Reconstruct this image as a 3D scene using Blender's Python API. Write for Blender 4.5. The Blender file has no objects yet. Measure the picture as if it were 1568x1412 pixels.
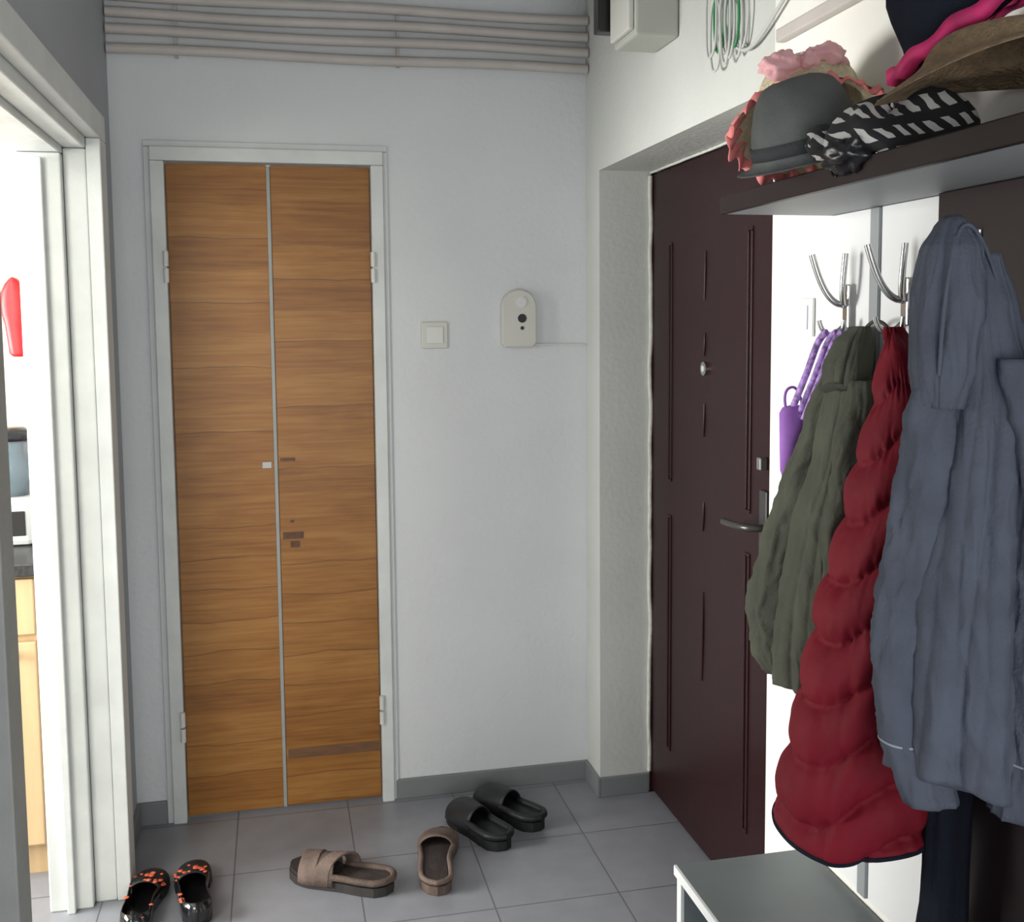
import bpy, bmesh, math, random
from mathutils import Vector, Matrix, noise
random.seed(7)
S=bpy.context.scene
S.view_settings.view_transform='Standard'
C=bpy.data.collections.new('room'); S.collection.children.link(C)

# ------------------------------------------------------------ materials
def mat(name,col,rough=0.6,var=0.06,vscale=6.0,bump=0.0,bscale=60.0,metal=0.0,emit=None,trans=0.0,spec=0.5,coat=0.0,stretch=None,bdist=.01):
    m=bpy.data.materials.new(name); m.use_nodes=True
    nt=m.node_tree; b=nt.nodes['Principled BSDF']
    b.inputs['Roughness'].default_value=rough; b.inputs['Metallic'].default_value=metal
    b.inputs['Specular IOR Level'].default_value=spec
    b.inputs['Coat Weight'].default_value=coat
    if trans: b.inputs['Transmission Weight'].default_value=trans
    tc=nt.nodes.new('ShaderNodeTexCoord'); n=nt.nodes.new('ShaderNodeTexNoise'); n.inputs['Scale'].default_value=vscale
    n.inputs['Detail'].default_value=5
    mp=nt.nodes.new('ShaderNodeMapping'); nt.links.new(tc.outputs['Object'],mp.inputs['Vector'])
    if stretch: mp.inputs['Scale'].default_value=stretch
    nt.links.new(mp.outputs['Vector'],n.inputs['Vector'])
    r=nt.nodes.new('ShaderNodeValToRGB'); r.color_ramp.elements[0].position=.3; r.color_ramp.elements[1].position=.7
    r.color_ramp.elements[0].color=[max(0,c*(1-var)) for c in col]+[1]
    r.color_ramp.elements[1].color=[min(1,c*(1+var)) for c in col]+[1]
    nt.links.new(n.outputs['Fac'],r.inputs['Fac']); nt.links.new(r.outputs['Color'],b.inputs['Base Color'])
    if bump:
        n2=nt.nodes.new('ShaderNodeTexNoise'); n2.inputs['Scale'].default_value=bscale; n2.inputs['Detail'].default_value=4
        nt.links.new(tc.outputs['Object'],n2.inputs['Vector'])
        bp=nt.nodes.new('ShaderNodeBump'); bp.inputs['Strength'].default_value=bump; bp.inputs['Distance'].default_value=bdist
        nt.links.new(n2.outputs['Fac'],bp.inputs['Height']); nt.links.new(bp.outputs['Normal'],b.inputs['Normal'])
    return m

M={}
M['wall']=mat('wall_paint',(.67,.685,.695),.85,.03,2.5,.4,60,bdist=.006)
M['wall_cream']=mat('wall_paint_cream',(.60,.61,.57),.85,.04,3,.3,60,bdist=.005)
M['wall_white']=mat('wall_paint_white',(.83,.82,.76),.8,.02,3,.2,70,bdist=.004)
M['wall_l']=mat('wall_paint_left_shaded',(.38,.395,.42),.85,.04,2.5,.3,70,bdist=.004)  # wall paint darkened: the left wall's shadow is put into the colour
M['ceil']=mat('ceiling_paint',(.5,.5,.5),.9,.03)
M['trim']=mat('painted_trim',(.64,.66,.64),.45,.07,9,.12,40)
M['trim_d']=mat('astragal_and_shaded_trim',(.30,.31,.30),.5,.08,9,.15,40)  # near jamb's shade painted into the trim colour; also the astragal's own grey
M['trim_o']=mat('painted_trim_outer',(.62,.63,.63),.6,.04,9,.1,40)
M['base']=mat('baseboard_tile',(.19,.20,.205),.5,.05)
M['pipe']=mat('painted_pipe',(.52,.48,.45),.5,.08,5,.1,60)
M['maroon']=mat('door_maroon',(.022,.006,.007),.36,.12,30,.05,200,spec=.26)
M['brown']=mat('dark_brown_laminate',(.018,.010,.012),.42,.1,20,stretch=(1,1,.2),spec=.25)
M['metal']=mat('brushed_metal',(.55,.55,.54),.25,.05,metal=1)
M['steel']=mat('hinge_steel',(.25,.25,.24),.35,.1,metal=.6)
M['dsteel']=mat('dark_steel',(.10,.095,.095),.35,.1,metal=.7)
M['plastic']=mat('ivory_plastic',(.60,.60,.54),.4,.03)
M['plastic_w']=mat('white_plastic',(.66,.67,.64),.35,.02)
M['black']=mat('black_plastic',(.012,.012,.014),.3,.1)
M['grayboard']=mat('grey_laminate',(.125,.145,.15),.45,.06,8)
M['whiteboard']=mat('white_laminate',(.80,.81,.81),.4,.02)
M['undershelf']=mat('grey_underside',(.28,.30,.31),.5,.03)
M['olive']=mat('olive_cloth',(.072,.075,.058),.95,.18,12,.35,190,spec=.1,bdist=.004)
M['red']=mat('red_quilted',(.150,.004,.013),.72,.15,10,.25,90,spec=.22,bdist=.004)
M['bluegrey']=mat('bluegrey_cloth',(.092,.103,.134),.95,.14,14,.4,190,spec=.1,bdist=.004)
M['navy']=mat('dark_navy_cloth',(.012,.014,.022),.95,.2,12,.3,150,spec=.1,bdist=.004)
M['lilac']=mat('lilac_cloth',(.32,.20,.46),.9,.75,110,.1,60)
M['purple']=mat('purple_cloth',(.30,.12,.45),.8,.2,20)
M['felt']=mat('grey_felt',(.105,.11,.108),.95,.28,9,.4,200,spec=.1,bdist=.004)
M['felt_d']=mat('dark_grey_band',(.05,.052,.054),.95,.2,9,.4,200,spec=.1,bdist=.004)
M['straw']=mat('straw',(.60,.53,.36),.85,.22,60,.6,180)
M['straw_d']=mat('tan_straw',(.22,.15,.085),.85,.3,60,.6,180)
M['pink']=mat('pink_ruffle',(.72,.22,.21),.85,.25,40)
M['palepink']=mat('pale_pink_fabric',(.78,.43,.45),.85,.12,20)
M['magenta']=mat('magenta_band',(.52,.02,.13),.7,.35,30)
M['shoe_black']=mat('shoe_black_rubber',(.013,.014,.015),.5,.2,30,spec=.35)
M['shoe_patent']=mat('shoe_patent',(.008,.008,.009),.15,.2,30,coat=.4)
M['shoe_brown']=mat('shoe_brown',(.10,.068,.052),.75,.25,25,.3,120)
M['shoe_brown2']=mat('shoe_brown_suede',(.15,.105,.085),.85,.25,25,.3,120)
M['footbed']=mat('footbed_dark',(.032,.023,.02),.8,.25,25,.2,90)
M['sole']=mat('shoe_sole',(.03,.026,.024),.7,.2,20)
M['orange']=mat('floral_orange',(.58,.10,.045),.6,.5,80)
M['cab']=mat('beech_cabinet',(.60,.42,.23),.5,.1,5,stretch=(6,6,.6))
M['counter']=mat('dark_counter',(.03,.03,.032),.35,.5,120)
M['kwall']=mat('kitchen_wall_paint',(.85,.82,.66),.85,.03)
M['redp']=mat('red_silicone',(.65,.015,.02),.4,.05)
M['glass']=mat('jar_glass',(.35,.45,.5),.15,.05,trans=.6)
M['cable']=mat('white_cable',(.55,.56,.53),.5,.03)
M['green']=mat('green_wire',(.03,.25,.08),.5,.05)
M['box']=mat('grey_enclosure',(.44,.45,.40),.5,.05)
M['foam']=mat('foam_seal',(.66,.67,.60),.9,.1,40,.5,60)
M['notch']=mat('dark_wood_stain',(.10,.045,.018),.6,.4,40)
M['notch2']=mat('patch_wood',(.15,.07,.028),.5,.2,20,stretch=(1,1,8))
M['piping']=mat('pale_piping',(.35,.37,.42),.8,.05)

def wood(name,seed):
    m=bpy.data.materials.new(name); m.use_nodes=True; nt=m.node_tree; L=nt.links; N=nt.nodes
    b=N['Principled BSDF']; b.inputs['Roughness'].default_value=.42; b.inputs['Specular IOR Level'].default_value=.35
    tc=N.new('ShaderNodeTexCoord'); sx=N.new('ShaderNodeSeparateXYZ'); L.new(tc.outputs['Object'],sx.inputs[0])
    mp0=N.new('ShaderNodeMapping'); mp0.inputs['Scale'].default_value=(5,1,7); mp0.inputs['Location'].default_value=(seed,0,seed*2)
    L.new(tc.outputs['Object'],mp0.inputs['Vector'])
    wn=N.new('ShaderNodeTexNoise'); wn.inputs['Scale'].default_value=1; wn.inputs['Detail'].default_value=2; L.new(mp0.outputs[0],wn.inputs['Vector'])
    a=N.new('ShaderNodeMath'); a.operation='MULTIPLY'; a.inputs[1].default_value=10.5; L.new(sx.outputs['Z'],a.inputs[0])
    a1=N.new('ShaderNodeMath'); a1.operation='MULTIPLY_ADD'; a1.inputs[1].default_value=.35; L.new(wn.outputs['Fac'],a1.inputs[0]); L.new(a.outputs[0],a1.inputs[2])
    a2=N.new('ShaderNodeMath'); a2.operation='ADD'; a2.inputs[1].default_value=seed*.37; L.new(a1.outputs[0],a2.inputs[0])
    fl=N.new('ShaderNodeMath'); fl.operation='FLOOR'; L.new(a2.outputs[0],fl.inputs[0])
    w=N.new('ShaderNodeTexWhiteNoise'); w.noise_dimensions='1D'; L.new(fl.outputs[0],w.inputs['W'])
    mp=N.new('ShaderNodeMapping'); mp.inputs['Scale'].default_value=(4,3,110); mp.inputs['Location'].default_value=(seed,seed,0)
    L.new(tc.outputs['Object'],mp.inputs['Vector'])
    g=N.new('ShaderNodeTexNoise'); g.inputs['Scale'].default_value=1; g.inputs['Detail'].default_value=7; g.inputs['Distortion'].default_value=.8; L.new(mp.outputs[0],g.inputs['Vector'])
    mp2=N.new('ShaderNodeMapping'); mp2.inputs['Scale'].default_value=(3.5,1,14); mp2.inputs['Location'].default_value=(seed*3,0,5)
    L.new(tc.outputs['Object'],mp2.inputs['Vector'])
    g2=N.new('ShaderNodeTexNoise'); g2.inputs['Scale'].default_value=1; g2.inputs['Detail'].default_value=4; g2.inputs['Distortion'].default_value=1.0; L.new(mp2.outputs[0],g2.inputs['Vector'])
    s1=N.new('ShaderNodeMath'); s1.operation='MULTIPLY_ADD'; s1.inputs[1].default_value=.18; L.new(w.outputs['Value'],s1.inputs[0])
    s0=N.new('ShaderNodeMath'); s0.operation='MULTIPLY'; s0.inputs[1].default_value=.62; L.new(g.outputs['Fac'],s0.inputs[0]); L.new(s0.outputs[0],s1.inputs[2])
    s2=N.new('ShaderNodeMath'); s2.operation='MULTIPLY_ADD'; s2.inputs[1].default_value=.45; L.new(g2.outputs['Fac'],s2.inputs[0]); L.new(s1.outputs[0],s2.inputs[2])
    r=N.new('ShaderNodeValToRGB'); e=r.color_ramp.elements
    e[0].position=.38; e[0].color=(.185,.070,.015,1); e[1].position=.90; e[1].color=(.375,.182,.050,1)
    x=e.new(.62); x.color=(.280,.118,.026,1)
    L.new(s2.outputs[0],r.inputs['Fac'])
    fr=N.new('ShaderNodeMath'); fr.operation='FRACT'; L.new(a2.outputs[0],fr.inputs[0])
    lt=N.new('ShaderNodeMath'); lt.operation='LESS_THAN'; lt.inputs[1].default_value=.03; L.new(fr.outputs[0],lt.inputs[0])
    gt=N.new('ShaderNodeMath'); gt.operation='GREATER_THAN'; gt.inputs[1].default_value=.5; L.new(w.outputs['Value'],gt.inputs[0])
    mm=N.new('ShaderNodeMath'); mm.operation='MULTIPLY'; L.new(lt.outputs[0],mm.inputs[0]); L.new(gt.outputs[0],mm.inputs[1])
    m3=N.new('ShaderNodeMath'); m3.operation='MULTIPLY'; m3.inputs[1].default_value=.6; L.new(mm.outputs[0],m3.inputs[0])
    mx=N.new('ShaderNodeMixRGB'); mx.inputs['Color2'].default_value=(.07,.028,.008,1); L.new(m3.outputs[0],mx.inputs['Fac']); L.new(r.outputs['Color'],mx.inputs['Color1'])
    L.new(mx.outputs['Color'],b.inputs['Base Color'])
    return m
M['wood1']=wood('veneer_left',1.3); M['wood2']=wood('veneer_right',4.7)

def tile():
    m=bpy.data.materials.new('floor_tile'); m.use_nodes=True; nt=m.node_tree; L=nt.links; N=nt.nodes
    b=N['Principled BSDF']; b.inputs['Roughness'].default_value=.32
    tc=N.new('ShaderNodeTexCoord'); mp=N.new('ShaderNodeMapping'); mp.inputs['Location'].default_value=(.148,.11,0)
    L.new(tc.outputs['Object'],mp.inputs['Vector'])
    br=N.new('ShaderNodeTexBrick'); br.offset=0; br.inputs['Scale'].default_value=1
    br.inputs['Brick Width'].default_value=.33; br.inputs['Row Height'].default_value=.33; br.inputs['Mortar Size'].default_value=.0022
    br.inputs['Color1'].default_value=(.255,.262,.285,1); br.inputs['Color2'].default_value=(.275,.28,.305,1); br.inputs['Mortar'].default_value=(.14,.14,.15,1)
    L.new(mp.outputs[0],br.inputs['Vector'])
    n=N.new('ShaderNodeTexNoise'); n.inputs['Scale'].default_value=14; n.inputs['Detail'].default_value=8; L.new(tc.outputs['Object'],n.inputs['Vector'])
    r=N.new('ShaderNodeValToRGB'); r.color_ramp.elements[0].color=(.82,.82,.82,1); r.color_ramp.elements[1].color=(1.1,1.1,1.1,1)
    L.new(n.outputs['Fac'],r.inputs['Fac'])
    mx=N.new('ShaderNodeMixRGB'); mx.blend_type='MULTIPLY'; mx.inputs['Fac'].default_value=1
    L.new(br.outputs['Color'],mx.inputs['Color1']); L.new(r.outputs['Color'],mx.inputs['Color2']); L.new(mx.outputs['Color'],b.inputs['Base Color'])
    bp=N.new('ShaderNodeBump'); bp.invert=True; bp.inputs['Strength'].default_value=.4; bp.inputs['Distance'].default_value=.003
    L.new(br.outputs['Fac'],bp.inputs['Height']); L.new(bp.outputs[0],b.inputs['Normal'])
    return m
M['tile']=tile()

def zebra():
    m=bpy.data.materials.new('black_white_knit'); m.use_nodes=True; nt=m.node_tree; L=nt.links; N=nt.nodes
    b=N['Principled BSDF']; b.inputs['Roughness'].default_value=.9
    tc=N.new('ShaderNodeTexCoord')
    w=N.new('ShaderNodeTexWave'); w.wave_type='BANDS'; w.bands_direction='DIAGONAL'; w.inputs['Scale'].default_value=22; w.inputs['Distortion'].default_value=4; w.inputs['Detail'].default_value=2
    L.new(tc.outputs['Object'],w.inputs['Vector'])
    w2=N.new('ShaderNodeTexWave'); w2.wave_type='BANDS'; w2.bands_direction='Z'; w2.inputs['Scale'].default_value=11; w2.inputs['Distortion'].default_value=3
    L.new(tc.outputs['Object'],w2.inputs['Vector'])
    a=N.new('ShaderNodeMath'); a.operation='GREATER_THAN'; a.inputs[1].default_value=.55; L.new(w.outputs['Fac'],a.inputs[0])
    c=N.new('ShaderNodeMath'); c.operation='GREATER_THAN'; c.inputs[1].default_value=.38; L.new(w2.outputs['Fac'],c.inputs[0])
    d=N.new('ShaderNodeMath'); d.operation='MULTIPLY'; L.new(a.outputs[0],d.inputs[0]); L.new(c.outputs[0],d.inputs[1])
    mx=N.new('ShaderNodeMixRGB'); mx.inputs['Color1'].default_value=(.012,.012,.014,1); mx.inputs['Color2'].default_value=(.5,.5,.48,1)
    L.new(d.outputs[0],mx.inputs['Fac']); L.new(mx.outputs[0],b.inputs['Base Color'])
    return m
M['zebra']=zebra()

# ------------------------------------------------------------ geometry helpers
def link(o,parent=None):
    C.objects.link(o)
    if parent: o.parent=parent
    return o
def empty(name,loc=(0,0,0),rot=(0,0,0)):
    e=bpy.data.objects.new(name,None); e.location=loc; e.rotation_euler=rot; e.empty_display_size=.05; return link(e)
def mesh(name,verts,faces,m,parent=None,smooth=False):
    me=bpy.data.meshes.new(name); me.from_pydata([tuple(v) for v in verts],[],faces); me.update()
    bm=bmesh.new(); bm.from_mesh(me); bmesh.ops.recalc_face_normals(bm,faces=bm.faces); bm.to_mesh(me); bm.free()
    me.materials.append(m)
    if smooth:
        for p in me.polygons: p.use_smooth=True
    return link(bpy.data.objects.new(name,me),parent)
def boxes(name,lst,m,parent=None,bevel=0.0,smooth=False):
    v=[];f=[]
    for (x0,x1,y0,y1,z0,z1) in lst:
        n=len(v)
        v+=[(x0,y0,z0),(x1,y0,z0),(x1,y1,z0),(x0,y1,z0),(x0,y0,z1),(x1,y0,z1),(x1,y1,z1),(x0,y1,z1)]
        f+=[(n,n+3,n+2,n+1),(n+4,n+5,n+6,n+7),(n,n+1,n+5,n+4),(n+1,n+2,n+6,n+5),(n+2,n+3,n+7,n+6),(n+3,n,n+4,n+7)]
    o=mesh(name,v,f,m,parent)
    if bevel:
        b=o.modifiers.new('b','BEVEL'); b.width=bevel; b.segments=2; b.limit_method='ANGLE'
    return o
def loft(name,rings,m,parent=None,cap=True,sub=0,smooth=True,solid=0,closed=True):
    n=len(rings[0]); v=[p for r in rings for p in r]; f=[]
    for i in range(len(rings)-1):
        for j in range(n if closed else n-1):
            k=(j+1)%n; f.append((i*n+j,i*n+k,(i+1)*n+k,(i+1)*n+j))
    if cap and closed: f.append(tuple(range(n))); f.append(tuple((len(rings)-1)*n+j for j in range(n)))
    o=mesh(name,v,f,m,parent,smooth)
    if solid: s=o.modifiers.new('s','SOLIDIFY'); s.thickness=solid; s.offset=0
    if sub: s=o.modifiers.new('u','SUBSURF'); s.levels=sub; s.render_levels=sub
    return o
def revolve(name,prof,m,parent=None,n=40,sub=0,solid=0,ell=1.0,wob=None,mtx=None):
    rings=[]
    for i,(r,z) in enumerate(prof):
        ring=[]
        for j in range(n):
            a=2*math.pi*j/n; rr=r; zz=z
            if wob: dr,dz=wob(i,a,r,z); rr+=dr; zz+=dz
            ring.append(Vector((rr*math.cos(a),rr*ell*math.sin(a),zz)))
        rings.append(ring)
    if mtx: rings=[[mtx@p for p in r] for r in rings]
    return loft(name,rings,m,parent,cap=False,sub=sub,solid=solid)
def tube(name,pts,r,m,parent=None,cyc=False,res=8):
    cu=bpy.data.curves.new(name,'CURVE'); cu.dimensions='3D'; cu.bevel_depth=r; cu.bevel_resolution=3; cu.use_fill_caps=True; cu.resolution_u=res
    sp=cu.splines.new('NURBS' if len(pts)>2 else 'POLY'); sp.points.add(len(pts)-1)
    for p,q in zip(sp.points,pts): p.co=(q[0],q[1],q[2],1)
    if len(pts)>2: sp.order_u=min(4,len(pts)); sp.use_endpoint_u=not cyc; sp.use_cyclic_u=cyc
    cu.materials.append(m)
    o=bpy.data.objects.new(name,cu); link(o)
    dg=bpy.context.evaluated_depsgraph_get(); me=bpy.data.meshes.new_from_object(o.evaluated_get(dg)); me.name=name
    for p in me.polygons: p.use_smooth=True
    bpy.data.objects.remove(o)
    o=bpy.data.objects.new(name,me)
    if not me.materials: me.materials.append(m)
    return link(o,parent)

XL=-.44; XR=.963; YB=3.22; XD=1.13; H=2.56; YP=3.08; YN=1.75
# ------------------------------------------------------------ room shell
boxes('floor',[(-3.2,1.4,-1.3,3.9,-.1,0)],M['tile'])
boxes('ceiling',[(-3.2,1.4,-1.3,3.9,H,H+.1)],M['ceil'])
boxes('wall_back',[(XL-.12,-.335,YB,YB+.12,0,H),(.328,1.3,YB,YB+.12,0,H),(-.335,.328,YB,YB+.12,2.002,H)],M['wall'])
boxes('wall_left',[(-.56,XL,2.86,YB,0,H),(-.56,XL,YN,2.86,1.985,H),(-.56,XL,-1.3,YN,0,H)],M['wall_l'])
boxes('wall_right',[(XR,XD+.04,YP,YB,0,H),(XR,XD+.04,1.94,YP,1.945,H),(XD+.04,XD+.16,1.94,YB,0,H)],M['wall_cream'])
boxes('wall_entry',[(XR,XD+.16,-1.3,1.94,0,H)],M['wall_white'])
boxes('wall_kitchen',[(-3.2,-.56,3.56,3.68,0,H)],M['kwall'])
boxes('wall_kitchen_near',[(-3.2,-.56,-.4,-.3,0,H)],M['kwall'])
boxes('baseboard_back',[(.335,XR,YB-.012,YB,0,.062),(XL,-.354,YB-.012,YB,0,.07)],M['base'],bevel=.002)
boxes('baseboard_right',[(XR-.012,XR,YP-.012,YB-.012,0,.062),(XR,XD-.01,YP-.012,YP,0,.062)],M['base'],bevel=.002)
boxes('baseboard_left',[(XL,XL+.012,2.89,YB-.012,0,.07)],M['base'],bevel=.002)

# ------------------------------------------------------------ closet double door
d=empty('door_1')
boxes('leaf_left',[(-.294,-.011,YB+.006,YB+.036,.008,1.958)],M['wood1'],d,.002)
boxes('leaf_right',[(-.001,.289,YB+.006,YB+.036,.008,1.958)],M['wood2'],d,.002)
boxes('astragal',[(-.012,-.001,YB+.002,YB+.03,.008,1.955)],M['trim_d'],d,.002)
boxes('repair_patch',[(.006,.286,YB+.0045,YB+.0065,.158,.19)],M['notch2'],d)
boxes('keyhole_recess',[(.006,.050,YB+.0045,YB+.0065,1.083,1.093),(.030,.058,YB+.0045,YB+.0065,.818,.838),(.008,.070,YB+.0045,YB+.0065,.845,.866),(.03,.042,YB+.0045,YB+.0065,.895,.903)],M['notch'],d)
boxes('strike_plate',[(-.046,-.020,YB+.004,YB+.0065,1.064,1.082)],M['steel'],d)
t=empty('trim_1')
boxes('casing',[(-.335,-.296,YB-.022,YB+.04,0,1.9615),(.291,.328,YB-.022,YB+.04,0,1.9615),(-.335,.328,YB-.022,YB+.04,1.962,2.002)],M['trim'],t,.003)
boxes('casing_outer',[(-.352,-.3355,YB-.010,YB-.0005,0,2.0015),(.3285,.342,YB-.010,YB-.0005,0,2.0015),(-.352,.342,YB-.010,YB-.0005,2.0025,2.02)],M['trim_o'],t,.002)
for i,(x,z) in enumerate([(.293,.30),(.293,1.66),(-.298,.30),(-.298,1.66)]):
    tube('hinge_%d'%i,[(x,YB-.028,z-.045),(x,YB-.028,z-.004)],.008,M['plastic_w'],t); tube('hinge_b%d'%i,[(x,YB-.028,z+.002),(x,YB-.028,z+.045)],.008,M['plastic_w'],t)

# ------------------------------------------------------------ kitchen doorway frame (left)
k=empty('trim_2')
boxes('jamb_casing',[(XL+.0005,-.405,2.795,2.885,0,1.954),(XL+.0005,-.405,YN-.08,2.885,1.955,2.02)],M['trim'],k,.003)
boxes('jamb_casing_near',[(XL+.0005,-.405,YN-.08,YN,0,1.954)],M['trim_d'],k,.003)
boxes('jamb_far',[(-.494,-.4405,2.80,2.859,0,1.929),(-.60,-.495,2.775,2.859,0,1.914)],M['trim'],k,.004)
boxes('jamb_stop',[(-.555,-.535,2.755,2.7745,0,1.90)],M['trim'],k,.003)
boxes('jamb_head',[(-.494,-.4405,YN+.001,2.859,1.93,1.984),(-.60,-.495,YN+.001,2.859,1.915,1.984)],M['trim'],k,.004)
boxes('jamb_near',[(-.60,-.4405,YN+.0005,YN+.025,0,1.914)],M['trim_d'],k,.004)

# ------------------------------------------------------------ kitchen contents
c=empty('kitchen_cabinet')
boxes('carcass',[(-1.9,-.62,2.9705,3.55,.09,.839)],M['cab'],c)
boxes('plinth',[(-1.9,-.62,3.0,3.54,0,.0895)],M['cab'],c)
boxes('doors',[(-1.04,-.64,2.95,2.97,.1,.66),(-1.46,-1.06,2.95,2.97,.1,.66),(-1.04,-.64,2.95,2.97,.68,.83),(-1.46,-1.06,2.95,2.97,.68,.83)],M['cab'],c,.004)
boxes('countertop',[(-1.95,-.605,2.93,3.555,.84,.875)],M['counter'],c,.004)
tube('knob',[(-.70,2.95,.63),(-.70,2.93,.63)],.013,M['metal'],c)
b=empty('blender',(-.75,3.25,.876))
boxes('base',[(-.07,.07,-.08,.08,0,.135)],M['plastic_w'],b,.015)
boxes('panel',[(-.05,.05,-.086,-.0805,.03,.10)],M['black'],b,.002)
revolve('jar',[(.045,.135),(.055,.2),(.062,.30)],M['glass'],b,24,solid=.004)
revolve('lid',[(.0,.33),(.04,.33),(.066,.315),(.066,.295),(.0,.295)],M['black'],b,24)
tube('cord',[(.075+.01*math.cos(i*1.2),-.05+.01*math.sin(i*1.2),.14+i*.004) for i in range(48)],.003,M['redp'],b)
g=empty('oven_glove',(-.785,3.545,1.40))
loft('glove_body',[[Vector((.033*w*math.cos(a)+.006*(z<.1),.014*math.sin(a),z)) for a in [2*math.pi*j/16 for j in range(16)]] for z,w in [(0,.5),(.01,.8),(.03,.85),(.1,.9),(.13,1.15),(.16,1.2),(.20,1.1),(.225,.75),(.24,.35),(.245,.1)]],M['redp'],g)

# ------------------------------------------------------------ pipes on back wall
p=empty('heating_pipes')
for i,z in enumerate((2.265,2.315,2.362,2.408)):
    pts=[]
    for j in range(13):
        x=XL+.005+(XR-XL-.01)*j/12
        pts.append((x,YB-.03-(.004 if i%2 else 0),z+.003*math.sin(j*.8+i)))
    tube('pipe_%d'%i,pts,.0145,M['pipe'],p)
for x in (-.25,.38):
    boxes('clip',[(x-.005,x+.005,YB-.016,YB-.0005,2.25,2.425)],M['pipe'],p)

# ------------------------------------------------------------ entry door
e=empty('door_2')
x0=XD
boxes('leaf',[(x0,x0+.035,2.21,3.07,.012,1.935)],M['maroon'],e,.003)
def ridge(y0,y1,z0,z1,w=.009,dpt=.004):
    return [(x0-dpt,x0+.001,y0,y0+w,z0+w,z1-w),(x0-dpt,x0+.001,y1-w,y1,z0+w,z1-w),(x0-dpt,x0+.001,y0,y1,z0,z0+w-.0002),(x0-dpt,x0+.001,y0,y1,z1-w+.0002,z1)]
boxes('embossed_panels',ridge(2.905,2.935,1.02,1.72)+ridge(2.375,2.405,1.02,1.72)+ridge(2.905,2.935,.2,.92)+ridge(2.375,2.405,.2,.92),M['maroon'],e,.003)
for i,(za,zb) in enumerate(((1.55,1.68),(1.40,1.46),(1.18,1.27),(.92,1.0),(.5,.75))):
    tube('embossed_scroll_%d'%i,[(x0,2.67,za),(x0-.003,2.66,(za+zb)/2),(x0,2.665,zb)],.004,M['maroon'],e)
tube('peephole',[(x0-.008,2.66,1.365),(x0+.005,2.66,1.365)],.019,M['metal'],e)
tube('peephole_lens',[(x0-.0095,2.66,1.365),(x0-.007,2.66,1.365)],.009,M['plastic'],e)
boxes('handle_plate',[(x0-.008,x0-.0005,2.275,2.315,.86,1.09)],M['dsteel'],e,.003)
tube('handle_lever',[(x0-.005,2.295,1.0),(x0-.05,2.295,1.0),(x0-.055,2.32,1.0),(x0-.052,2.42,.995)],.009,M['dsteel'],e)
boxes('lock',[(x0-.02,x0-.0005,2.285,2.307,1.14,1.17)],M['steel'],e,.003)
t3=empty('trim_3')
boxes('steel_frame',[(x0-.004,x0+.036,2.165,2.208,0,1.94),(x0-.004,x0+.039,3.071,YP-.001,0,1.94)],M['maroon'],t3)
n=40
tube('foam_bead_side',[(x0-.006+.003*random.uniform(-1,1),3.074+.002*random.uniform(-1,1),.07+1.86*j/n) for j in range(n+1)],.0065,M['foam'],t3)
tube('foam_bead_top',[(x0-.006+.002*random.uniform(-1,1),3.07-.9*j/20,1.94) for j in range(21)],.004,M['foam'],t3)

# ------------------------------------------------------------ back wall devices
s=empty('light_switch',(.478,YB-.001,1.456))
boxes('frame',[(-.041,.041,-.009,0,-.041,.041)],M['plastic'],s,.004)
boxes('rocker',[(-.026,.026,-.014,-.0095,-.026,.026)],M['plastic_w'],s,.002)
it=empty('wall_intercom',(.74,YB-.001,1.505))
def arch(w,hh,y0,y1,m,name):
    ol=[]
    for j in range(17):
        a=math.pi*j/16; ol.append((w*math.cos(a),hh-w+w*math.sin(a)))
    ol+=[(-w,-hh+.012),(-w+.01,-hh),(w-.01,-hh),(w,-hh+.012)]
    rings=[[Vector((x,y0,z)) for x,z in ol],[Vector((x,y1+.006,z)) for x,z in ol],[Vector((x*.93,y1,z*.95)) for x,z in ol]]
    return loft(name,rings,m,it,smooth=False)
arch(.055,.09,0,-.028,M['plastic'],'body')
tube('lens',[(.008,-.030,.0),(.008,-.024,.0)],.014,M['black'],it)
tube('lens_small',[(.008,-.030,-.03),(.008,-.024,-.03)],.006,M['black'],it)
tube('speaker_boss',[(.004,-.032,.05),(.004,-.024,.05)],.018,M['plastic_w'],it)
tube('cable_run',[(.05,-.006,-.082),(.12,-.003,-.08),(.17,-.003,-.084),(.218,-.004,-.086)],.003,M['plastic_w'],it)

# ------------------------------------------------------------ meter box and cables
mb=empty('junction_box')
boxes('housing',[(XR-.11,XR-.001,2.44,2.60,2.17,2.5)],M['box'],mb,.006)
boxes('cover',[(XR-.125,XR-.1105,2.45,2.59,2.185,2.49)],M['plastic'],mb,.004)
boxes('black_clip',[(XR-.15,XR-.10,2.605,2.65,2.22,2.45)],M['black'],mb,.004)
cb=empty('cable_coil')
boxes('splitter',[(XR-.04,XR-.002,2.04,2.16,2.21,2.30)],M['plastic_w'],cb,.006)
for i in range(10):
    cy=2.06+.015*i; r=.045+.018*random.random(); zc=2.125+.025*random.uniform(-1,1)
    pts=[(XR-.012-.003*(i%5),cy+r*.5*math.sin(2*math.pi*j/12)*random.uniform(.8,1.15),zc+r*1.4*math.cos(2*math.pi*j/12)*random.uniform(.9,1.1)) for j in range(12)]
    tube('loop_%d'%i,pts,.003,M['green'] if i in (2,7) else M['cable'],cb,cyc=True)
tube('cable_long',[(XR-.012,2.12,2.08),(XR-.012,2.06,2.03),(XR-.012,1.97,2.05),(XR-.012,1.88,2.10),(XR-.012,1.75,2.15),(XR-.012,1.6,2.17),(XR-.012,1.4,2.22),(XR-.012,1.2,2.27)],.004,M['cable'],cb)
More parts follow.
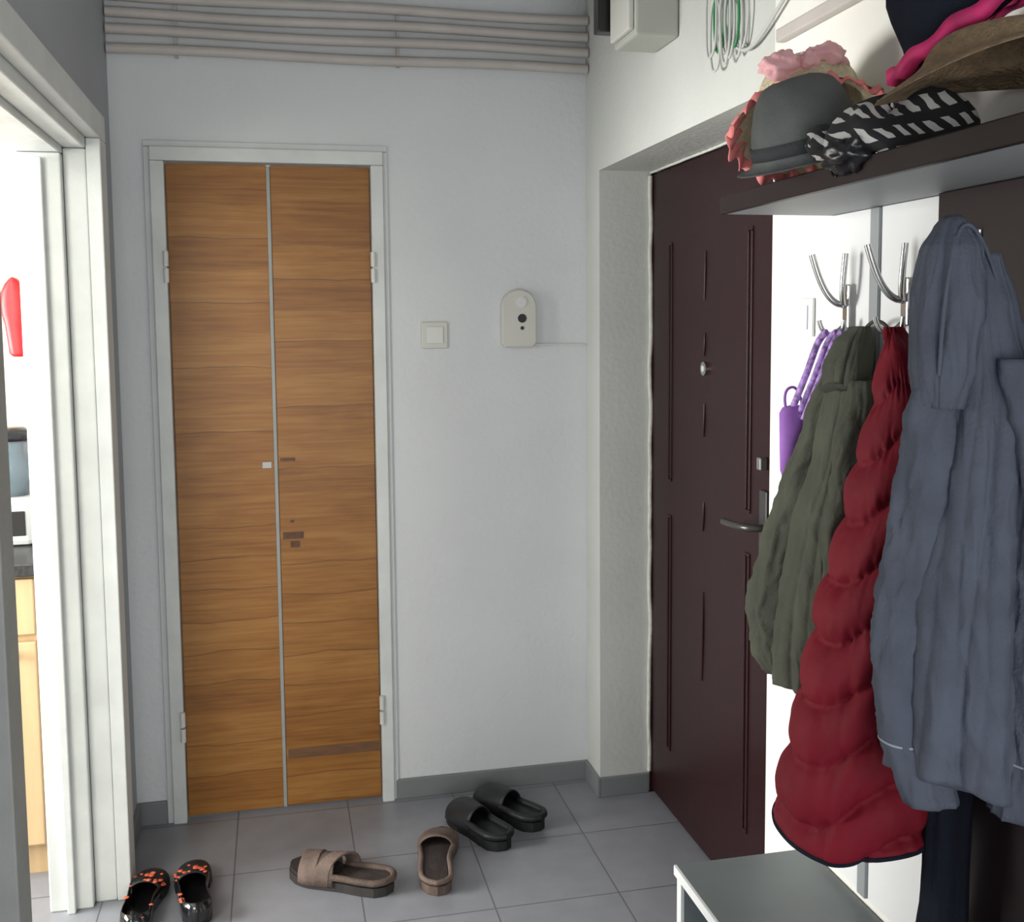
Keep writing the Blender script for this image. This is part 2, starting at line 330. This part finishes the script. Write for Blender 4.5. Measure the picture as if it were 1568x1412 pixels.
boxes('trim_4',[(XR-.02,XR-.0005,-1.2,1.90,2.02,2.045)],M['pipe'],bevel=.004)

# ------------------------------------------------------------ coat rack
r=empty('coat_rack')
boxes('shelf_board',[(.7575,XR-.001,.55,1.70,1.6835,1.705)],M['brown'],r)
boxes('shelf_underside',[(.7575,XR-.001,.56,1.695,1.676,1.683)],M['undershelf'],r)
boxes('shelf_lip',[(.745,.757,.55,1.70,1.676,1.706)],M['brown'],r,.002)
bw=empty('rack_back_board')
boxes('back_batten',[(XR-.018,XR-.001,1.535,1.56,.52,1.675),(XR-.018,XR-.001,1.357,1.3715,.52,1.675)],M['undershelf'],bw,.002)
boxes('back_panel',[(XR-.012,XR-.001,1.372,1.534,.52,1.675),(XR-.012,XR-.001,1.561,1.69,.52,1.675)],M['whiteboard'],bw)
boxes('tall_wall_panel',[(XR-.035,XR-.001,1.12,1.355,0.0,1.675)],M['brown'],None,.002)
def hook(i,y,z):
    X=XR-.019
    boxes('hook_plate_%d'%i,[(X-.006,X,y-.010,y+.010,z-.04,z+.035)],M['metal'],r,.003)
    tube('hook_long_a%d'%i,[(X-.004,y,z),(X-.03,y+.006,z-.002),(X-.045,y+.012,z+.03),(X-.060,y+.015,z+.085)],.0055,M['metal'],r)
    tube('hook_long_b%d'%i,[(X-.004,y,z),(X-.02,y-.010,z-.002),(X-.022,y-.018,z+.03),(X-.018,y-.02,z+.085)],.005,M['metal'],r)
    tube('hook_low_a%d'%i,[(X-.004,y,z-.03),(X-.025,y+.010,z-.06),(X-.04,y+.014,z-.05),(X-.045,y+.015,z-.025)],.004,M['metal'],r)
    tube('hook_low_b%d'%i,[(X-.004,y,z-.03),(X-.015,y-.012,z-.06),(X-.022,y-.02,z-.05),(X-.02,y-.022,z-.025)],.004,M['metal'],r)
hook(0,1.62,1.52); hook(1,1.45,1.525); hook(2,1.28,1.53)
sw=empty('socket_plate',(XR-.001,1.80,1.50))
boxes('plate',[(-.006,0,-.035,.035,-.035,.035)],M['whiteboard'],sw,.002)
boxes('rocker',[(-.009,-.0065,-.02,.02,-.022,.022)],M['whiteboard'],sw,.001)

# ------------------------------------------------------------ garments
def interp(tab,z):
    tab=sorted(tab)
    if z<=tab[0][0]: return tab[0][1:]
    for a,b in zip(tab,tab[1:]):
        if z<=b[0]:
            t=(z-a[0])/(b[0]-a[0]); t=t*t*(3-2*t)*.5+t*.5
            return [p+(q-p)*t for p,q in zip(a[1:],b[1:])]
    return tab[-1][1:]
def garment(name,tab,m,parent,n=180,nz=110,folds=7,amp=.14,seed=0,quilt=0,hem=.01,wr=.03,sq=.85):
    z0=min(t[0] for t in tab); z1=max(t[0] for t in tab); rings=[]
    for i in range(nz+1):
        z=z0+(z1-z0)*i/nz; cx,cy,a,b=interp(tab,z)[:4]
        dn=1-(z-z0)/(z1-z0); ring=[]
        for j in range(n):
            ph=2*math.pi*j/n; cp=math.cos(ph); sp=math.sin(ph)
            u=folds*ph+seed+2.2*noise.noise(Vector((cp*1.3+seed,sp*1.3,z*2.2)))
            u2=(folds*2+1)*ph+seed*2+3*noise.noise(Vector((cp*1.5,sp*1.5+seed,z*3)))
            k=1+amp*(.45+.55*dn)*(abs(math.sin(u/2))**.8-.62)*1.5+amp*.35*(abs(math.sin(u2/2))**.8-.6)
            k+=.12*noise.noise(Vector((cp*1.6+seed,sp*1.6,z*5)))
            w1=noise.noise(Vector((cp*3+z*7+seed,sp*3-z*7,z*16)))
            k+=wr*(1-min(1,abs(w1)*4.5))
            rad=0
            if quilt:
                zz=z-.30*(cp*a-sp*b)+.010*math.sin(3*ph+z*4)
                q=abs(math.sin(zz*math.pi/quilt)); rad=(.019*(q**.5)-.013)*(.5+.5*min(1,dn*3))
                q2=noise.noise(Vector((ph*7,z*30,seed))); rad+=.007*q2*(1-q)
            x=cx+(a*k+rad)*(abs(cp)**sq)*(1 if cp>0 else -1); y=cy+(b*k+rad)*(abs(sp)**sq)*(1 if sp>0 else -1)
            zz=z+(hem*math.sin(2*ph+seed)*dn**3 if hem else 0)
            ring.append(Vector((min(x,XR-.024),y,zz)))
        rings.append(ring)
    loft(name,rings,m,parent,sub=0)
    return rings
def sleeve(name,path,m,parent,seed=0,n=60,steps=70):
    zs=[p[2] for p in path]
    tab=[(p[2],p[0],p[1],p[3],p[4]) for p in path]
    rings=[]
    for i in range(steps+1):
        z=min(zs)+(max(zs)-min(zs))*i/steps
        cx,cy,rx,ry=interp(tab,z)
        ring=[]
        for j in range(n):
            ph=2*math.pi*j/n; cp=math.cos(ph); sp=math.sin(ph)
            k=1+.12*math.sin(2*ph+seed+z*8)+.22*noise.noise(Vector((cp*1.3+seed,sp*1.3,z*9)))
            w1=noise.noise(Vector((cp*2+z*6+seed,sp*2-z*6,z*24)))
            k+=.13*(1-min(1,abs(w1)*4))
            ring.append(Vector((min(cx+rx*k*cp,XR-.024),cy+ry*k*sp,z)))
        rings.append(ring)
    loft(name,rings,m,parent)
    return rings
def piping(name,ring,m,parent,r=.0018,sc=1.012):
    c=sum(ring,Vector())/len(ring)
    tube(name,[c+(p-c)*sc for p in ring[::3]],r,m,parent,cyc=True,res=2)

ol=empty('olive_jacket')
garment('body',[(1.475,.925,1.545,.010,.012),(1.45,.92,1.55,.018,.028),(1.38,.912,1.56,.03,.045),(1.28,.902,1.56,.042,.06),(1.15,.885,1.565,.058,.072),(1.02,.875,1.565,.068,.078),(.93,.87,1.56,.07,.078),(.885,.868,1.555,.068,.075)],M['olive'],ol,folds=5,seed=1.2,amp=.13)
so=sleeve('sleeve',[(.912,1.59,1.43,.018,.02),(.890,1.61,1.33,.026,.030),(.860,1.62,1.22,.033,.034),(.835,1.625,1.12,.038,.036),(.812,1.625,1.02,.042,.038),(.815,1.61,.93,.038,.036),(.826,1.60,.905,.034,.034)],M['olive'],ol,seed=2)
sleeve('sleeve_near',[(.905,1.50,1.40,.02,.02),(.885,1.485,1.3,.03,.025),(.870,1.478,1.15,.036,.03),(.86,1.478,1.02,.038,.03),(.862,1.48,.90,.036,.03)],M['olive'],ol,seed=4.2)
garment('collar',[(1.485,.918,1.54,.012,.02),(1.46,.908,1.54,.026,.034),(1.42,.900,1.545,.032,.04),(1.385,.90,1.55,.03,.036)],M['olive'],ol,folds=3,seed=.7,nz=24,hem=.012)
tube('hanging_loop',[(.925,1.545,1.46),(.92,1.525,1.50),(.92,1.48,1.50),(.92,1.46,1.48)],.003,M['olive'],ol)

rd=empty('red_puffer_vest')
rr=garment('body',[(1.485,.905,1.42,.012,.012),(1.45,.90,1.40,.022,.025),(1.38,.890,1.375,.035,.045),(1.25,.870,1.355,.055,.07),(1.05,.838,1.345,.078,.085),(.92,.815,1.34,.092,.10),(.82,.803,1.34,.098,.106),(.768,.800,1.34,.098,.104),(.758,.800,1.34,.092,.096)],M['red'],rd,folds=4,seed=3.3,amp=.035,quilt=.082,hem=.010,wr=.008,nz=150)
piping('hem_binding',rr[1],M['navy'],rd,.0035,1.01)

gj=empty('grey_hooded_jacket')
garment('body',[(1.575,.838,1.14,.022,.026),(1.51,.842,1.135,.034,.040),(1.42,.845,1.13,.046,.058),(1.3,.838,1.125,.058,.070),(1.1,.824,1.12,.068,.080),(.96,.817,1.12,.072,.083),(.935,.817,1.12,.072,.083)],M['bluegrey'],gj,folds=6,seed=.4,amp=.16,hem=.012,wr=.04)
garment('hood',[(1.622,.807,1.15,.006,.010),(1.612,.807,1.15,.016,.020),(1.58,.803,1.145,.030,.036),(1.52,.80,1.14,.038,.044),(1.44,.793,1.135,.034,.04),(1.39,.787,1.13,.026,.028)],M['bluegrey'],gj,folds=3,seed=2.1,amp=.2,nz=40,hem=0,wr=.06)
sf=sleeve('sleeve_front',[(.808,1.14,1.47,.028,.033),(.788,1.15,1.38,.032,.036),(.778,1.155,1.25,.035,.038),(.765,1.155,1.1,.038,.04),(.765,1.14,.98,.036,.036),(.775,1.125,.92,.030,.03),(.778,1.12,.902,.030,.03)],M['bluegrey'],gj,seed=.5)
sn=sleeve('sleeve_near',[(.855,1.07,1.45,.03,.03),(.865,1.05,1.36,.034,.034),(.86,1.04,1.2,.037,.037),(.855,1.04,1.06,.037,.038),(.852,1.04,.96,.034,.036),(.85,1.045,.91,.032,.033)],M['bluegrey'],gj,seed=1.9)
piping('cuff_piping',sf[9],M['piping'],gj,.0014,1.02); piping('cuff_piping_near',sn[9],M['piping'],gj,.0014,1.02)
tube('hood_piping',[(.768,1.11,1.43),(.762,1.10,1.50),(.78,1.11,1.57),(.807,1.13,1.622),(.83,1.115,1.59),(.843,1.095,1.51),(.848,1.08,1.43)],.0025,M['bluegrey'],gj)

dk=empty('dark_coat')
garment('body',[(1.60,.90,.955,.03,.02),(1.5,.89,.945,.05,.03),(1.3,.88,.94,.055,.04),(1.0,.88,.94,.06,.04),(.6,.88,.935,.065,.045)],M['navy'],dk,folds=5,seed=5,amp=.1,n=96,nz=50)
tr=empty('dark_trousers')
garment('leg',[(1.3,.89,1.225,.02,.018),(1.0,.885,1.225,.025,.020),(.72,.88,1.228,.030,.024),(.6,.88,1.235,.033,.03),(.3,.88,1.235,.035,.032),(.12,.88,1.235,.035,.032)],M['navy'],tr,folds=4,seed=6,amp=.12,n=96,nz=60)

pb=empty('purple_tote_bag')
for i,(dx,dy) in enumerate([(0,0),(-.010,.014),(.005,-.012)]):
    tube('strap_%d'%i,[(.912+dx,1.60+dy,1.475),(.905+dx,1.615+dy,1.468),(.90+dx,1.63+dy,1.42),(.888+dx,1.65+dy,1.37),(.878+dx,1.665+dy,1.325)],.006,M['lilac'],pb)
loft('bag',[[Vector((.880+.028*w*math.cos(a),1.675+.016*w*math.sin(a),z)) for a in [2*math.pi*j/20 for j in range(20)]] for z,w in [(1.22,.8),(1.235,1),(1.28,1.05),(1.335,1.1),(1.345,.9),(1.348,.5)]],M['purple'],pb)
tube('handle',[(.86,1.675,1.345),(.855,1.675,1.37),(.868,1.675,1.385),(.885,1.675,1.378),(.892,1.675,1.345)],.0025,M['purple'],pb)

# ------------------------------------------------------------ hats
def frame(loc,axis,spin=0):
    q=Vector(axis).normalized().to_track_quat('Z','Y')
    return Matrix.Translation(loc)@q.to_matrix().to_4x4()@Matrix.Rotation(spin,4,'Z')
def hat(name,loc,axis,m,prof,parent=None,ell=1.0,wob=None,spin=0,solid=.003):
    e=empty(name); e.matrix_world=frame(loc,axis,spin)
    revolve('shell',prof,m,e,48,sub=1,solid=solid,ell=ell,wob=wob)
    return e
SM=frame((.860,1.605,1.822),(.16,.46,.87))
sh=hat('straw_sun_hat',(.860,1.605,1.822),(.16,.46,.87),M['straw'],[(.122,-.020),(.11,-.008),(.088,.002),(.084,.025),(.080,.06),(.066,.086),(.035,.098),(.001,.100)])
def ruf(i,a,r,z): return (.005*math.sin(a*19+i), (.008 if i else 0.003)*math.sin(a*27+i))
revolve('ruffle',[(.113,-.012),(.123,-.022),(.131,-.036)],M['pink'],sh,220,solid=.002,wob=ruf)
def blob(name,c,s,m,par,seed,amp=.25,inv=None):
    rings=[]
    for i in range(1,18):
        th=math.pi*i/18; ring=[]
        for j in range(28):
            a=2*math.pi*j/28; d=Vector((math.sin(th)*math.cos(a),math.sin(th)*math.sin(a),math.cos(th)))
            k=1+amp*noise.noise(d*1.9+Vector((seed,0,0)))+.25*amp*(1-abs(noise.noise(d*4+Vector((0,seed,0))))*4)
            q=Vector((c[0]+s[0]*d.x*k,c[1]+s[1]*d.y*k,c[2]+s[2]*d.z*k)); ring.append(inv@q if inv else q)
        rings.append(ring)
    return loft(name,rings,m,par)
Bm=SM.inverted()
blob('bow_loop_a',(.800,1.575,1.895),(.040,.024,.022),M['palepink'],sh,1.1,.5,Bm)
blob('bow_loop_b',(.865,1.570,1.912),(.036,.024,.020),M['palepink'],sh,2.7,.5,Bm)
blob('bow_knot',(.832,1.556,1.902),(.014,.014,.016),M['palepink'],sh,3.9,.3,Bm)
def fw(i,a,r,z):
    if i<=1: return (0,.014*max(0,math.cos(a-.3))**2*(1 if i==0 else .5)-.002)
    if i in (5,6,7): return (-.006*math.exp(-((a-3.5)/.5)**2)-.006*math.exp(-((a-5.5)/.45)**2),0)
    if i>=8: return (0,-.012*math.exp(-(math.sin(a)*2.0)**2))
    return (0,0)
FP=[(.108,-.012),(.097,-.013),(.080,-.007),(.078,.0),(.0765,.03),(.072,.058),(.064,.080),(.052,.096),(.036,.104),(.018,.102),(.001,.098)]
fh=hat('grey_fedora',(.778,1.462,1.750),(-.30,-.10,.95),M['felt'],FP,ell=.92,wob=fw,spin=.4)
revolve('hat_band',[(.0800,.0),(.0790,.020)],M['felt_d'],fh,48,ell=.92,solid=.003)
ZM=frame((.815,1.275,1.735),(-.2,-.1,1))
zc=hat('patterned_cap',(.815,1.275,1.735),(-.2,-.1,1),M['zebra'],[(.086,-.024),(.094,-.004),(.088,.02),(.068,.040),(.035,.048),(.001,.046)],wob=lambda i,a,r,z:(.010*math.sin(5*a+i),.012*math.sin(3*a+i*.6)+.004*math.sin(8*a+i)),solid=.004)
Zm=ZM.inverted()
blob('fold_front',(.757,1.335,1.736),(.038,.040,.025),M['zebra'],zc,5.1,.4,Zm)
blob('visor_fold',(.738,1.275,1.712),(.026,.040,.022),M['black'],zc,7.3,.4,Zm)
tf=hat('tan_floppy_hat',(.83,1.105,1.79),(-.1,.05,1),M['straw_d'],[(.140,-.012),(.12,.0),(.085,.006),(.078,.018),(.068,.036),(.045,.044),(.001,.046)],wob=lambda i,a,r,z:(0,.012*math.sin(2*a+1) if i<2 else 0))
dh=hat('dark_brim_hat',(.846,1.185,1.862),(-.50,.22,.82),M['navy'],[(.100,-.004),(.092,.0),(.078,.004),(.074,.03),(.066,.08),(.05,.095),(.001,.098)])
revolve('pink_edge',[(.090,-.010),(.102,-.014),(.110,-.006),(.104,.004)],M['magenta'],dh,96,solid=.005,wob=lambda i,a,r,z:(.003*math.sin(14*a),.003*math.sin(11*a)))

# ------------------------------------------------------------ bench
bn=empty('shoe_bench')
y0,y1=1.37,1.755
boxes('top',[(.6955,XR-.004,y0,y1,.480,.498)],M['grayboard'],bn,.001)
boxes('side_far',[(.7005,XR-.006,y1-.025,y1-.007,0,.4795)],M['grayboard'],bn)
boxes('side_near',[(.7005,XR-.006,y0+.007,y0+.025,0,.4795)],M['grayboard'],bn)
boxes('shelf_mid',[(.7005,XR-.006,y0+.0255,y1-.0255,.22,.238)],M['grayboard'],bn)
boxes('edge_band',[(.690,.695,y0,y1,.480,.498),(.694,.70,y1-.026,y1-.006,0,.4795),(.694,.70,y0+.006,y0+.026,0,.4795),(.694,.70,y0+.0265,y1-.0265,.22,.238)],M['trim_o'],bn)

# ------------------------------------------------------------ shoes
def hw(t,toe=.05,heel=.033):
    pts=[(0,.0),(.03,heel*.6),(.10,heel),(.25,heel*1.03),(.42,heel*.95),(.6,toe*.86),(.74,toe),(.86,toe*.9),(.95,toe*.62),(.99,toe*.25),(1,0)]
    for a,b in zip(pts,pts[1:]):
        if t<=b[0]:
            u=(t-a[0])/(b[0]-a[0]); return a[1]+(b[1]-a[1])*u
    return 0
def outline(L,off=0,n=28,bend=.012,toe=.05,heel=.033):
    ts=[.5-.5*math.cos(math.pi*i/n) for i in range(n+1)]
    l=[(L*t,bend*math.sin(math.pi*t)+max(hw(t,toe,heel)+off,0)) for t in ts]; r=[(L*t,bend*math.sin(math.pi*t)-max(hw(t,toe,heel)+off,0)) for t in ts[1:-1]][::-1]
    return l+r
def sole(name,L,z0,z1,m,parent,off=0,heelrise=0,**k):
    o=outline(L,off,**k); f=lambda x:heelrise*max(0,1-x/(L*.6))
    return loft(name,[[Vector((x,y,z0+(f(x) if z0>.001 else 0))) for x,y in o],[Vector((x,y,z1+f(x))) for x,y in o]],m,parent,smooth=False)
def upper(name,L,t0,t1,hf,z0,m,parent,off=.002,bend=.012,toe=.05,heel=.033,n=14,steps=16,solid=.004,flat=.6,skew=0):
    rings=[]
    for i in range(steps+1):
        ring=[]
        for j in range(n+1):
            a=math.pi*j/n; cc=math.cos(a); ss=max(math.sin(a),0)
            t=t0+(t1-t0)*i/steps+skew*cc; w=hw(min(max(t,0),.998),toe,heel)+off; hgt=hf(t)
            ring.append(Vector((L*t,bend*math.sin(math.pi*t)+w*cc,z0+hgt*ss**flat)))
        rings.append(ring)
    return loft(name,rings,m,parent,closed=False,solid=solid)
def place(name,heel,toe):
    dx=toe[0]-heel[0]; dy=toe[1]-heel[1]
    return empty(name,(heel[0],heel[1],0.001),(0,0,math.atan2(dy,dx)))
def rim(L,z,r,m,e,frac,**k):
    o=[p for p in outline(L,-.001,**k) if p[0]<L*frac]
    o=sorted([p for p in o if p[1]>0.003],key=lambda p:-p[0])+sorted([p for p in o if p[1]<=0.003],key=lambda p:p[0])
    tube('rim',[(x,y,z) for x,y in o],r,m,e)
def sandal(name,heel,toe,L=.31):
    e=place(name,heel,toe); K=dict(toe=.056,heel=.042)
    sole('outsole',L,0,.024,M['sole'],e,**K)
    sole('footbed',L,.024,.032,M['footbed'],e,off=-.004,heelrise=.008,**K)
    upper('strap_front',L,.44,.58,lambda t:.070-.06*(t-.5),.012,M['shoe_brown2'],e,solid=.006,skew=.08,**K)
    upper('strap_toe',L,.68,.86,lambda t:.058-.06*(t-.7),.012,M['shoe_brown2'],e,solid=.006,skew=-.05,**K)
    upper('strap_cross',L,.52,.72,lambda t:.066-.06*(t-.5),.013,M['shoe_brown'],e,solid=.005,skew=-.04,**K)
    rim(L,.038,.009,M['shoe_brown'],e,.5,**K)
    return e
def slipper(name,heel,toe,L=.29):
    e=place(name,heel,toe); K=dict(toe=.055,heel=.040)
    sole('outsole',L,0,.024,M['shoe_brown'],e,**K)
    sole('footbed',L,.024,.030,M['shoe_brown'],e,off=-.003,heelrise=.006,**K)
    sole('insole',L*.98,.030,.034,M['footbed'],e,off=-.010,heelrise=.006,**K)
    upper('vamp',L,.58,.90,lambda t:.056-.09*(t-.58),.014,M['shoe_brown2'],e,**K)
    rim(L,.036,.007,M['shoe_brown2'],e,.62,**K)
    return e
def clog(name,heel,toe,L=.29):
    e=place(name,heel,toe); K=dict(toe=.055,heel=.040)
    sole('outsole',L,0,.028,M['shoe_black'],e,**K)
    sole('footbed',L,.028,.034,M['shoe_black'],e,off=-.006,heelrise=.008,**K)
    upper('vamp',L,.42,.998,lambda t:(.070-.05*(t-.42))*(1 if t<.85 else max(.15,1-((t-.85)/.15)**2*.8)),.014,M['shoe_black'],e,flat=.8,**K)
    rim(L,.042,.010,M['shoe_black'],e,.46,**K)
    return e
def ballet(name,heel,toe,L=.27):
    e=place(name,heel,toe); K=dict(toe=.045,heel=.034)
    sole('outsole',L,0,.014,M['sole'],e,**K)
    sole('insole',L*.98,.014,.017,M['shoe_patent'],e,off=-.004,**K)
    upper('toe_cap',L,.60,.998,lambda t:.050*(1 if t<.8 else max(.25,1-((t-.8)/.2)**2*.75)),.010,M['shoe_black'],e,**K)
    o=[p for p in outline(L,.001,**K) if p[0]<L*.68]
    o=sorted([p for p in o if p[1]>0.004],key=lambda p:-p[0])+sorted([p for p in o if p[1]<=0.004],key=lambda p:p[0])
    loft('quarter',[[Vector((x,y,.006)) for x,y in o],[Vector((x,y,.032)) for x,y in o],[Vector((x+.004,y*.95,.048+.012*max(0,1-x/(L*.3)))) for x,y in o]],M['shoe_patent'],e,closed=False,solid=.003)
    random.seed(len(name)+int(heel[0]*100))
    for i in range(20):
        if i<17:
            a=random.uniform(.3,math.pi-.3); t=random.uniform(.60,.76)
            w=hw(t,.045,.034)+.004; pos=(L*t,.012*math.sin(math.pi*t)+w*math.cos(a),.014+.050*math.sin(a)**.6)
            mt=Matrix.Translation(pos)
        else:
            q=o[random.randrange(len(o))]; mt=Matrix.Translation((q[0]+.004,q[1]*.97,.050))
        s_=random.uniform(.5,.95)
        revolve('flower_%d'%i,[(.0005,.003*s_),(.005*s_,.002*s_),(.0085*s_,.0)],M['orange'],e,10,mtx=mt)
    return e
ballet('ballet_flat',(-.375,2.60),(-.345,2.87)); ballet('ballet_flat.001',(-.222,2.62),(-.250,2.89))
sandal('brown_sandal',(.265,2.67),(.0,2.845))
slipper('brown_slipper',(.375,2.62),(.44,2.95),.325)
clog('black_clog',(.60,2.81),(.50,3.08)); clog('black_clog.001',(.725,2.90),(.60,3.14))

# ------------------------------------------------------------ lights
def area(name,loc,target,size,power,col,sy=None):
    l=bpy.data.lights.new(name,'AREA'); l.shape='RECTANGLE'; l.size=size; l.size_y=sy or size; l.energy=power; l.color=col
    o=bpy.data.objects.new(name,l); o.location=loc; o.rotation_euler=(Vector(target)-Vector(loc)).to_track_quat('-Z','Y').to_euler(); return link(o)
area('kitchen_window_light',(-2.8,2.45,1.35),(.9,1.8,1.0),1.5,185,(1,.99,.96),1.2)
area('kitchen_fill_light',(-1.6,.6,1.9),(-1.2,3.5,1.2),1.0,42,(1,.98,.92))
area('rear_window_light',(.1,-1.1,1.1),(.4,3.2,.5),1.3,38,(.97,.985,1.0),1.3)
w=bpy.data.worlds.new('world'); S.world=w; w.use_nodes=True
w.node_tree.nodes['Background'].inputs[0].default_value=(.90,.95,1,1); w.node_tree.nodes['Background'].inputs[1].default_value=.46

# ------------------------------------------------------------ camera
cd=bpy.data.cameras.new('camera'); cam=bpy.data.objects.new('camera',cd); link(cam)
cd.sensor_width=36; cd.lens=36*1650/1600; cd.shift_y=-.0475; cd.clip_start=.02
R=Matrix.Rotation(math.radians(-12.6),4,'Z')@Matrix.Rotation(math.radians(90-5),4,'X')@Matrix.Rotation(math.radians(-.5),4,'Z')
cam.matrix_world=Matrix.Translation((0,0,1.5))@R
S.camera=cam
